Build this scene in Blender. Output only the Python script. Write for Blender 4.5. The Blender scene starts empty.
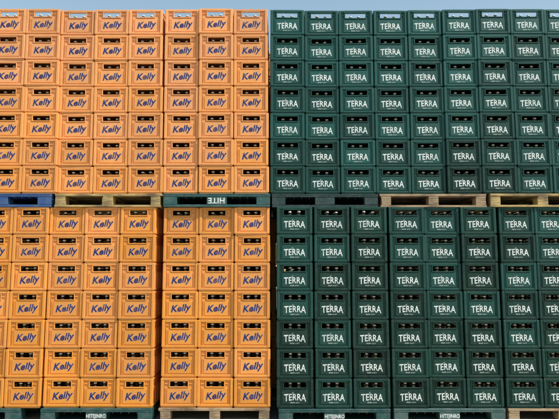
import bpy, bmesh, math, random
from mathutils import Matrix, Vector
random.seed(7)
scene=bpy.context.scene
COL=scene.collection

# ---------------------------------------------------------------- materials
def new_mat(name):
    m=bpy.data.materials.new(name); m.use_nodes=True
    nt=m.node_tree; b=nt.nodes["Principled BSDF"]
    return m,nt,b
def N(nt,t,**k):
    n=nt.nodes.new(t)
    for a,v in k.items(): setattr(n,a,v)
    return n
def plastic(name,col,haze_col,rough=.42,var=.10,dirt=.35,dirtcol=(.25,.22,.18),spec=.5,light=None,scuff=.40):
    """object colour: R = painted top haze plus random tone, mixing towards faded (0..1)"""
    m,nt,b=new_mat(name); L=nt.links.new
    oi=N(nt,'ShaderNodeObjectInfo'); geo=N(nt,'ShaderNodeNewGeometry')
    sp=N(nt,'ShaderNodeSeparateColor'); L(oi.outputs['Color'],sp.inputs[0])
    fm=N(nt,'ShaderNodeMixRGB'); fm.inputs['Color1'].default_value=(*col,1); fm.inputs['Color2'].default_value=(*haze_col,1)
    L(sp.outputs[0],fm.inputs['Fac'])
    mr=N(nt,'ShaderNodeMapRange'); mr.inputs['To Min'].default_value=1-var; mr.inputs['To Max'].default_value=1+var
    L(oi.outputs['Random'],mr.inputs['Value'])
    hs=N(nt,'ShaderNodeHueSaturation'); L(fm.outputs[0],hs.inputs['Color'])
    L(mr.outputs[0],hs.inputs['Value'])
    # grime (blotches)
    n1=N(nt,'ShaderNodeTexNoise'); n1.inputs['Scale'].default_value=10; n1.inputs['Detail'].default_value=4; n1.inputs['Roughness'].default_value=.7
    L(geo.outputs['Position'],n1.inputs['Vector'])
    f=N(nt,'ShaderNodeMapRange'); f.inputs['From Min'].default_value=.44; f.inputs['From Max'].default_value=.74; f.inputs['To Max'].default_value=dirt
    L(n1.outputs['Fac'],f.inputs['Value'])
    mx=N(nt,'ShaderNodeMixRGB'); mx.inputs['Color2'].default_value=(*dirtcol,1)
    L(f.outputs[0],mx.inputs['Fac']); L(hs.outputs['Color'],mx.inputs['Color1'])
    # scuffs: short horizontal scratches
    mp=N(nt,'ShaderNodeMapping'); mp.inputs['Scale'].default_value=(16,16,170)
    L(geo.outputs['Position'],mp.inputs['Vector'])
    n2=N(nt,'ShaderNodeTexNoise'); n2.inputs['Scale'].default_value=1.2; n2.inputs['Detail'].default_value=2
    L(mp.outputs[0],n2.inputs['Vector'])
    f2=N(nt,'ShaderNodeMapRange'); f2.inputs['From Min'].default_value=.58; f2.inputs['From Max'].default_value=.70; f2.inputs['To Max'].default_value=scuff
    L(n2.outputs['Fac'],f2.inputs['Value'])
    mx2=N(nt,'ShaderNodeMixRGB')
    lc=light or (min(.9,col[0]*1.2+.12),min(1,col[1]*1.3+.12),min(1,col[2]*1.3+.10))
    mx2.inputs['Color2'].default_value=(*lc,1)
    L(f2.outputs[0],mx2.inputs['Fac']); L(mx.outputs[0],mx2.inputs['Color1'])
    L(mx2.outputs[0],b.inputs['Base Color'])
    rr=N(nt,'ShaderNodeMapRange'); rr.inputs['To Min'].default_value=rough-.08; rr.inputs['To Max'].default_value=rough+.2
    L(n1.outputs['Fac'],rr.inputs['Value']); L(rr.outputs[0],b.inputs['Roughness'])
    b.inputs['Specular IOR Level'].default_value=spec
    return m
def worn_print(name,col,under,amount=.6):
    m,nt,b=new_mat(name); L=nt.links.new
    g=N(nt,'ShaderNodeNewGeometry'); n=N(nt,'ShaderNodeTexNoise'); n.inputs['Scale'].default_value=26; n.inputs['Detail'].default_value=5; n.inputs['Roughness'].default_value=.75
    L(g.outputs['Position'],n.inputs['Vector'])
    f=N(nt,'ShaderNodeMapRange'); f.inputs['From Min'].default_value=.50; f.inputs['From Max'].default_value=.66; f.inputs['To Max'].default_value=amount
    L(n.outputs['Fac'],f.inputs['Value'])
    mx=N(nt,'ShaderNodeMixRGB'); mx.inputs['Color1'].default_value=(*col,1); mx.inputs['Color2'].default_value=(*under,1)
    L(f.outputs[0],mx.inputs['Fac']); L(mx.outputs[0],b.inputs['Base Color']); b.inputs['Roughness'].default_value=.5
    return m
def simple(name,col,rough=.5,metal=0.,noise=.15,scale=30):
    m,nt,b=new_mat(name); L=nt.links.new
    tc=N(nt,'ShaderNodeNewGeometry'); n=N(nt,'ShaderNodeTexNoise'); n.inputs['Scale'].default_value=scale; n.inputs['Detail'].default_value=2
    L(tc.outputs['Position'],n.inputs['Vector'])
    mr=N(nt,'ShaderNodeMapRange'); mr.inputs['To Min'].default_value=1-noise*2; mr.inputs['To Max'].default_value=1+noise
    L(n.outputs['Fac'],mr.inputs['Value'])
    hs=N(nt,'ShaderNodeHueSaturation'); hs.inputs['Color'].default_value=(*col,1)
    L(mr.outputs[0],hs.inputs['Value']); L(hs.outputs[0],b.inputs['Base Color'])
    b.inputs['Roughness'].default_value=rough; b.inputs['Metallic'].default_value=metal
    return m
def wood(name,col,dark=(.12,.08,.05)):
    m,nt,b=new_mat(name); L=nt.links.new
    g=N(nt,'ShaderNodeNewGeometry'); mp=N(nt,'ShaderNodeMapping'); mp.inputs['Scale'].default_value=(3,30,45)
    L(g.outputs['Position'],mp.inputs['Vector'])
    n=N(nt,'ShaderNodeTexNoise'); n.inputs['Scale'].default_value=2; n.inputs['Detail'].default_value=7; n.inputs['Roughness'].default_value=.7
    L(mp.outputs[0],n.inputs['Vector'])
    n3=N(nt,'ShaderNodeTexNoise'); n3.inputs['Scale'].default_value=5; n3.inputs['Detail'].default_value=5
    L(g.outputs['Position'],n3.inputs['Vector'])
    ad=N(nt,'ShaderNodeMath',operation='ADD'); L(n.outputs['Fac'],ad.inputs[0]); L(n3.outputs['Fac'],ad.inputs[1])
    cr=N(nt,'ShaderNodeValToRGB'); e=cr.color_ramp.elements
    e[0].position=.40; e[0].color=(*dark,1); e[1].position=.56; e[1].color=(*col,1)
    hf=N(nt,'ShaderNodeMath',operation='MULTIPLY'); hf.inputs[1].default_value=.5
    L(ad.outputs[0],hf.inputs[0]); L(hf.outputs[0],cr.inputs['Fac']); L(cr.outputs['Color'],b.inputs['Base Color'])
    b.inputs['Roughness'].default_value=.8
    bp=N(nt,'ShaderNodeBump'); bp.inputs['Strength'].default_value=.4; bp.inputs['Distance'].default_value=.003
    L(n.outputs['Fac'],bp.inputs['Height']); L(bp.outputs[0],b.inputs['Normal'])
    return m

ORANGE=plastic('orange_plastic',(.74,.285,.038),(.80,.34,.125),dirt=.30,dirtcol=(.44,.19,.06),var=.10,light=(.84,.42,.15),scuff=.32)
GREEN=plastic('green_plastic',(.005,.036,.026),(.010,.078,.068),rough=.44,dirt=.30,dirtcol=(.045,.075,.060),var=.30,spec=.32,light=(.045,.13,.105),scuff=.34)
NAVY=worn_print('navy_print',(.016,.015,.11),(.50,.25,.12),.35)
PALE=simple('pale_print_outline',(.80,.54,.34),.45)
WHITE=worn_print('white_print',(.74,.77,.74),(.06,.14,.12),.60)
AMBER=simple('amber_bottle_glass',(.040,.015,.006),.08)
GGLASS=simple('green_bottle_glass',(.012,.035,.014),.08)
CAPG=simple('bottle_cap_cream',(.78,.72,.60),.35,.1)
CAPS=simple('bottle_cap_silver',(.74,.70,.62),.35,.2)
FOIL=simple('bottle_neck_label',(.34,.22,.14),.4)
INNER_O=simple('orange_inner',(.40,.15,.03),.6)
INNER_G=simple('green_inner',(.006,.035,.025),.6)

# ---------------------------------------------------------------- mesh helpers
def box(bm,x0,x1,y0,y1,z0,z1,mi=0,bev=0.0):
    vs=[bm.verts.new(p) for p in ((x0,y0,z0),(x1,y0,z0),(x1,y1,z0),(x0,y1,z0),(x0,y0,z1),(x1,y0,z1),(x1,y1,z1),(x0,y1,z1))]
    fs=[]
    for q in ((0,3,2,1),(4,5,6,7),(0,1,5,4),(1,2,6,5),(2,3,7,6),(3,0,4,7)):
        f=bm.faces.new([vs[i] for i in q]); f.material_index=mi; fs.append(f)
    if bev>0:
        es=list({e for f in fs for e in f.edges})
        r=bmesh.ops.bevel(bm,geom=es,offset=bev,segments=1,profile=.5,affect='EDGES')
        for f in r['faces']: f.material_index=mi
def lathe(bm,cx,cy,prof,seg=12,dz=0.):
    rings=[]
    for r,z,_ in prof:
        rings.append([bm.verts.new((cx+r*math.cos(2*math.pi*i/seg),cy+r*math.sin(2*math.pi*i/seg),z+dz)) for i in range(seg)])
    for k in range(len(rings)-1):
        for i in range(seg):
            j=(i+1)%seg
            f=bm.faces.new((rings[k][i],rings[k][j],rings[k+1][j],rings[k+1][i])); f.material_index=prof[k][2]; f.smooth=True
    f=bm.faces.new(rings[-1]); f.material_index=prof[-1][2]
    f=bm.faces.new(rings[0][::-1]); f.material_index=prof[0][2]
def text_polys(s,size,offset=0.,shear=0.,spacing=1.):
    c=bpy.data.curves.new('t','FONT'); c.body=s; c.size=size; c.offset=offset; c.shear=shear
    c.space_character=spacing; c.align_x='CENTER'; c.align_y='CENTER'; c.resolution_u=3; c.fill_mode='FRONT'
    o=bpy.data.objects.new('t',c); COL.objects.link(o)
    bpy.context.view_layer.update()
    dg=bpy.context.evaluated_depsgraph_get()
    me=bpy.data.meshes.new_from_object(o.evaluated_get(dg))
    V=[tuple(v.co) for v in me.vertices]; F=[tuple(p.vertices) for p in me.polygons]
    bpy.data.objects.remove(o); bpy.data.curves.remove(c); bpy.data.meshes.remove(me)
    return V,F
def put_text(bm,VF,fn,y,mi):
    V,F=VF
    vs=[]
    for v in V:
        x,z=fn(v[0],v[1]); vs.append(bm.verts.new((x,y,z)))
    for f in F:
        try:
            nf=bm.faces.new([vs[i] for i in f]); nf.material_index=mi
            nf.normal_update()
            if nf.normal.y>0: nf.normal_flip()
        except ValueError: pass
def finish(bm,name,mats):
    me=bpy.data.meshes.new(name); bm.to_mesh(me); bm.free()
    for m in mats: me.materials.append(m)
    return me

CW,CD,CH=.359,.50,.2835
# ---------------------------------------------------------------- crate mesh
WY=.015     # how deep the wall sits behind the corner posts
def crate_mesh(kind,seed):
    rnd=random.Random(seed)
    green = kind=='green'
    bm=bmesh.new()
    hw=CW/2
    hx=.108 if green else .088
    hz0,hz1=.200,.251
    b=.0018
    box(bm,-hw+.010,hw-.010,.010,CD-.010,0,.0135,0)
    for ya,yb in ((WY,WY+.005),(CD-WY-.005,CD-WY)):
        box(bm,-hw+.03,hw-.03,ya,yb,.013,hz0,0)
        box(bm,-hw+.03,-hx,ya,yb,hz0,hz1,0)
        box(bm,hx,hw-.03,ya,yb,hz0,hz1,0)
        box(bm,-hw+.03,hw-.03,ya,yb,hz1,.2815,0)
    for sx in (-1,1):
        xa,xb=sorted((sx*(hw-.008),sx*(hw-.013)))
        box(bm,xa,xb,.034,CD-.034,.013,.2815,0)
    box(bm,-hw+.014,hw-.014,.021,CD-.021,.014,.020,4)
    for sx in (-1,1):
        xa,xb=sorted((sx*hw,sx*(hw-.030)))
        box(bm,xa,xb,0,.034,.012,.2820,0,.005)
        box(bm,xa,xb,CD-.034,CD,.012,.2820,0,.005)
    xi=hw-.0305
    for fr in (True,False):
        def Y(a,bb): return (a,bb) if fr else (CD-bb,CD-a)
        e=WY+.0005
        box(bm,-xi,xi,*Y(.0015,e),.0135,.032,0,b)
        box(bm,-xi,xi,*Y(.0015,e),.262,.2825,0,b)
        y=Y(.0035,e)
        box(bm,-hx-.009,-hx,*y,hz0-.009,.2615,0,b)
        box(bm,hx,hx+.009,*y,hz0-.009,.2615,0,b)
        box(bm,-hx+.0005,hx-.0005,*y,hz0-.009,hz0,0,b)
        box(bm,-hx+.0005,hx-.0005,*y,hz1,.2615,0,b)
        y=Y(.0065,e)
        for sx in (-1,1):
            for xr in ((.140,.130) if not green else (.141,)):
                box(bm,sx*xr-.0014,sx*xr+.0014,*y,.0325,.2615 if xr>.135 else .187,0,0)
            box(bm,*sorted((sx*(hx+.0095),sx*.1382)),*y,.224,.2275,0,0)
            box(bm,*sorted((sx*.1426,sx*(xi-.0002))),*y,.150,.153,0,0)
            box(bm,*sorted((sx*.1426,sx*(xi-.0002))),*y,.090,.093,0,0)
        pw=.128 if green else .118
        box(bm,-pw,pw,*Y(.0090,e),.042,.183,0,.0020)
    for sx in (-1,1):
        for (z0,z1) in ((.0135,.030),(.262,.2825),(.192,.199)):
            xa,xb=sorted((sx*(hw-.0015),sx*(hw-.0085)))
            box(bm,xa,xb,.0345,CD-.0345,z0,z1,0,b)
        for k in range(1,6):
            yc=CD*k/6
            xa,xb=sorted((sx*(hw-.003),sx*(hw-.0085)))
            box(bm,xa,xb,yc-.002,yc+.002,.0305,.1915,0,0)
    TY=.0084
    if green:
        V=text_polys('TERRA',.080,offset=.0010,spacing=1.05)
        xm=max(abs(v[0]) for v in V[0]); sc=.108/xm
        def fn(x,z):
            x*=sc; t=x/.108
            zz=z*(1.08+.18*t*t)
            return x, .104+zz-.010*t*t+.003
        put_text(bm,V,fn,TY,1)
        V2=text_polys('FROM  A G T',.016,offset=.0)
        put_text(bm,V2,lambda x,z:(x*1.0,.056+z),TY,1)
        vs=[bm.verts.new((x,TY,z)) for x,z in ((-.030,.146),(-.023,.145),(-.008,.170),(-.014,.160))]
        f=bm.faces.new(vs); f.material_index=1
    else:
        def fnk(x,z):
            a=math.radians(6)
            return x*math.cos(a)-z*math.sin(a)-.002, .112+x*math.sin(a)+z*math.cos(a)
        put_text(bm,text_polys('Kelly',.093,offset=.0050,shear=.32,spacing=1.03),fnk,TY+.0003,5)
        put_text(bm,text_polys('Kelly',.093,offset=.0034,shear=.32,spacing=1.03),fnk,TY-.0002,1)
    for i in range(4):
        for j in range(5):
            if j<2 and rnd.random()<.08: continue
            cx=-hw+.047+i*(CW-.094)/3; cy=.058+j*(CD-.116)/4
            cx+=rnd.uniform(-.006,.006); cy+=rnd.uniform(-.005,.004); dz=rnd.uniform(-.004,.003)
            lathe(bm,cx,cy,((.030,.024,2),(.033,.033,2),(.033,.125,2),(.028,.153,2),(.0165,.178,6),(.0150,.205,6),(.0135,.207,2),(.0128,.222,2),(.0150,.224,2),(.0152,.226,3),(.0170,.2265,3),(.0160,.2385,3),(.012,.2415,3)),dz=dz)
    for i in range(3):
        x=-hw+.047+(i+.5)*(CW-.094)/3
        box(bm,x-.0015,x+.0015,.0215,CD-.0215,.0205,.150,4)
    mats=[GREEN,WHITE,GGLASS,CAPS,INNER_G,PALE,FOIL] if green else [ORANGE,NAVY,AMBER,CAPG,INNER_O,PALE,FOIL]
    return finish(bm,kind+'_beer_crate',mats)
MESH={'o':[crate_mesh('orange',s) for s in (1,2,3,4)],'g':[crate_mesh('green',s) for s in (5,6,7,8)]}
NAME={'o':'orange_beer_crate','g':'green_beer_crate'}

# ---------------------------------------------------------------- pallets
PW,PD,PH=1.09,1.06,.138
P_TEAL=plastic('teal_pallet_plastic',(.012,.070,.068),(.02,.085,.082),dirt=.5,dirtcol=(.16,.17,.15),var=.15)
P_DARK=plastic('dark_green_pallet_plastic',(.008,.035,.033),(.01,.04,.04),dirt=.4,dirtcol=(.10,.11,.10),var=.15)
P_GREY=plastic('grey_green_pallet_plastic',(.05,.12,.11),(.05,.12,.12),dirt=.5,dirtcol=(.2,.2,.18),var=.15)
P_BLUE=plastic('blue_pallet_plastic',(.02,.07,.22),(.02,.08,.24),dirt=.4,dirtcol=(.15,.17,.22),var=.1)
W_NAT=wood('pale_pallet_wood',(.42,.29,.17))
W_YEL=wood('yellowed_pallet_wood',(.52,.37,.14))
def plastic_pallet(mat,label,flip=False):
    bm=bmesh.new(); h=PW/2; b=.003
    box(bm,-h,h,0,PD,PH-.034,PH-.002,0,b)
    box(bm,-h+.004,h-.004,.004,PD-.004,0,.024,0,b)
    for x0,x1 in ((-h+.002,-h+.14),(-.10,.10),(h-.14,h-.002)):
        for y0,y1 in ((.003,.15),(PD/2-.08,PD/2+.08),(PD-.15,PD-.003)):
            box(bm,x0,x1,y0,y1,.0245,PH-.0345,0,b)
    for k in range(11):
        x=-h+.15+k*(PW-.30)/10
        if abs(x)>.11: box(bm,x-.002,x+.002,.012,PD-.012,PH-.050,PH-.0345,0)
    box(bm,-h+.01,h-.01,-.0035,-.0002,PH-.012,PH-.006,0)
    if label:
        V=text_polys(label,.080 if len(label)<6 else .050,offset=.0015,spacing=1.05)
        xm=max(abs(v[0]) for v in V[0]); sc=min(1.,.096/xm); s=-1 if flip else 1
        put_text(bm,V,lambda x,z:(s*x*sc,.066+s*z),.0005,1)
    return finish(bm,'plastic_pallet',[mat,WHITE])
def wooden_pallet(mat,seed):
    r=random.Random(seed); bm=bmesh.new(); h=PW/2
    for k in range(8):
        y0=.0+k*(PD-.10)/7; j=r.uniform(-.008,.008)
        box(bm,-h+j,h+j,y0,y0+.10,PH-.022-r.uniform(0,.003),PH-.002,0,.0015)
    for x0 in (-h+.01,-.05,h-.11):
        box(bm,x0,x0+.10,.002+r.uniform(0,.004),PD-.002,PH-.046,PH-.0258,0,.0015)
        for yb in (.004,PD/2-.06,PD-.125):
            box(bm,x0+r.uniform(-.008,.004),x0+.10,yb,yb+.12,.0205,PH-.0465,0,.002)
    for y0 in (.0,PD/2-.05,PD-.10):
        box(bm,-h+.003,h-.004,y0+.001,y0+.10,.0,.020,0,.0015)
    return finish(bm,'wooden_pallet',[mat])
def add(name,me,loc,rz=0.,col=None,ry=0.):
    o=bpy.data.objects.new(name,me); o.location=loc; o.rotation_euler=(0,ry,rz); COL.objects.link(o)
    if col is not None: o.color=(col,0,0,1)
    return o
PM={'blue':plastic_pallet(P_BLUE,''),'teal':plastic_pallet(P_TEAL,'HITE',True),'tealj':plastic_pallet(P_TEAL,'HITEJINRO'),
    'dark':plastic_pallet(P_DARK,''),'grey':plastic_pallet(P_GREY,'HITEJINRO'),'nat':wooden_pallet(W_NAT,1),'yel':wooden_pallet(W_YEL,2),'nat2':wooden_pallet(W_NAT,5)}
def pname(k): return 'wooden_pallet' if k in('nat','yel','nat2') else 'plastic_pallet'

LOW_Z=.0
UP_Z=PH+7*CH
lower=[('o','tealj',-3.08,[-3.25,-2.888,-2.526],0,.0),
       ('o','tealj',-1.79,[-2.150,-1.788,-1.425],0,-.012),
       ('o','nat',-.635,[-.997,-.635,-.272],0,-.008),
       ('g','tealj',.535,[.150,.528,.905],0,.0),
       ('g','grey',1.66,[1.290,1.654,2.020],0,.0),
       ('g','nat2',2.78,[2.41,2.775,3.14],0,.0),
       ('g','dark',3.93,[3.54,3.905,4.27],0,.0),
       ('o','nat',-4.25,[-4.59,-4.225,-3.86],0,.0)]
upper=[('o','blue',-2.87,[-3.185,-2.820,-2.458],0,-.050),
       ('o','yel',-1.75,[-2.105,-1.743,-1.380],0,-.045),
       ('o','teal',-.640,[-1.013,-.652,-.290],0,-.020),
       ('g','dark',.465,[.086,.449,.812],0,-.002),
       ('g','nat',1.575,[1.176,1.538,1.900],0,.006),
       ('g','yel',2.685,[2.262,2.624,2.987],0,.0),
       ('g','teal',3.80,[3.42,3.783,4.147],0,.0),
       ('o','nat',-4.02,[-4.36,-3.995,-3.63],0,-.05)]
def build(layer,base,yoff,xoff,haze0,haze1):
    for kind,pal,px,cols,fy,lean in layer:
        sy=random.uniform(-.018,.018)+yoff
        add(pname(pal),PM[pal],(px+xoff,sy+random.uniform(-.01,.005)-.012,base),random.uniform(-.004,.004),haze0)
        for cx in cols:
            cy=random.uniform(-.014,.014); cr=random.uniform(-.008,.008); cxx=random.uniform(-.0015,.0015)
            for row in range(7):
                haze=haze0+(haze1-haze0)*row/6  # paler towards the top: bright haze put into the crate colour
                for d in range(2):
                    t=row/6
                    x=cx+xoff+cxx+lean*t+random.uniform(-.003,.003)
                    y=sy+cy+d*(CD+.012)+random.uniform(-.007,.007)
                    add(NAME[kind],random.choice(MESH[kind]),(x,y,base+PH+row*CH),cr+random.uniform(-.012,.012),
                        max(0,min(1,haze+random.uniform(-.3,.3))))
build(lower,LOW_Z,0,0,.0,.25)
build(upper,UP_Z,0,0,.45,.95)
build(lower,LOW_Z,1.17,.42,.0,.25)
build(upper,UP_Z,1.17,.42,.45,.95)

# ---------------------------------------------------------------- ground
m,nt,b=new_mat('concrete_yard'); L=nt.links.new
g=N(nt,'ShaderNodeNewGeometry')
n=N(nt,'ShaderNodeTexNoise'); n.inputs['Scale'].default_value=.8; n.inputs['Detail'].default_value=6
n2=N(nt,'ShaderNodeTexNoise'); n2.inputs['Scale'].default_value=60; n2.inputs['Detail'].default_value=2
L(g.outputs['Position'],n.inputs['Vector']); L(g.outputs['Position'],n2.inputs['Vector'])
cr=N(nt,'ShaderNodeValToRGB'); cr.color_ramp.elements[0].position=.35; cr.color_ramp.elements[0].color=(.28,.26,.23,1)
cr.color_ramp.elements[1].position=.7; cr.color_ramp.elements[1].color=(.39,.37,.33,1)
L(n.outputs['Fac'],cr.inputs['Fac'])
mx=N(nt,'ShaderNodeMixRGB',blend_type='MULTIPLY'); mx.inputs['Fac'].default_value=.3
L(cr.outputs[0],mx.inputs['Color1']); L(n2.outputs['Fac'],mx.inputs['Color2']); L(mx.outputs[0],b.inputs['Base Color'])
b.inputs['Roughness'].default_value=.85
bm=bmesh.new()
vs=[bm.verts.new(p) for p in ((-1500,-1500,0),(1500,-1500,0),(1500,1500,0),(-1500,1500,0))]
bm.faces.new(vs)
add('ground',finish(bm,'ground',[m]),(0,0,-.002))

# ---------------------------------------------------------------- light
EL,AZ=50.,122.   # azimuth from +Y towards +X : sun in front of the wall, high on the right
w=bpy.data.worlds.new("World"); scene.world=w; w.use_nodes=True
nt=w.node_tree; bg=nt.nodes['Background']
sky=nt.nodes.new('ShaderNodeTexSky'); sky.sky_type='NISHITA'; sky.sun_disc=False
sky.sun_elevation=math.radians(EL); sky.sun_rotation=math.radians(AZ)
sky.air_density=2.2; sky.dust_density=.4; sky.ozone_density=2.5
nt.links.new(sky.outputs[0],bg.inputs[0]); bg.inputs[1].default_value=.15
sun=bpy.data.lights.new('sun','SUN'); sun.energy=5.0; sun.angle=math.radians(.5); sun.color=(1,.96,.88)
so=bpy.data.objects.new('sun',sun); COL.objects.link(so)
d=Vector((math.sin(math.radians(AZ))*math.cos(math.radians(EL)),math.cos(math.radians(AZ))*math.cos(math.radians(EL)),math.sin(math.radians(EL))))
so.rotation_euler=d.to_track_quat('Z','Y').to_euler()

# ---------------------------------------------------------------- camera
cam=bpy.data.cameras.new('camera'); co=bpy.data.objects.new('camera',cam); COL.objects.link(co)
cam.lens=36.7; cam.sensor_width=36; cam.clip_end=5000
co.location=(0,-5.77,1.41); co.rotation_euler=(math.radians(90+6.8),0,0)
scene.camera=co
scene.view_settings.view_transform='Standard'; scene.view_settings.look='None'; scene.view_settings.exposure=0
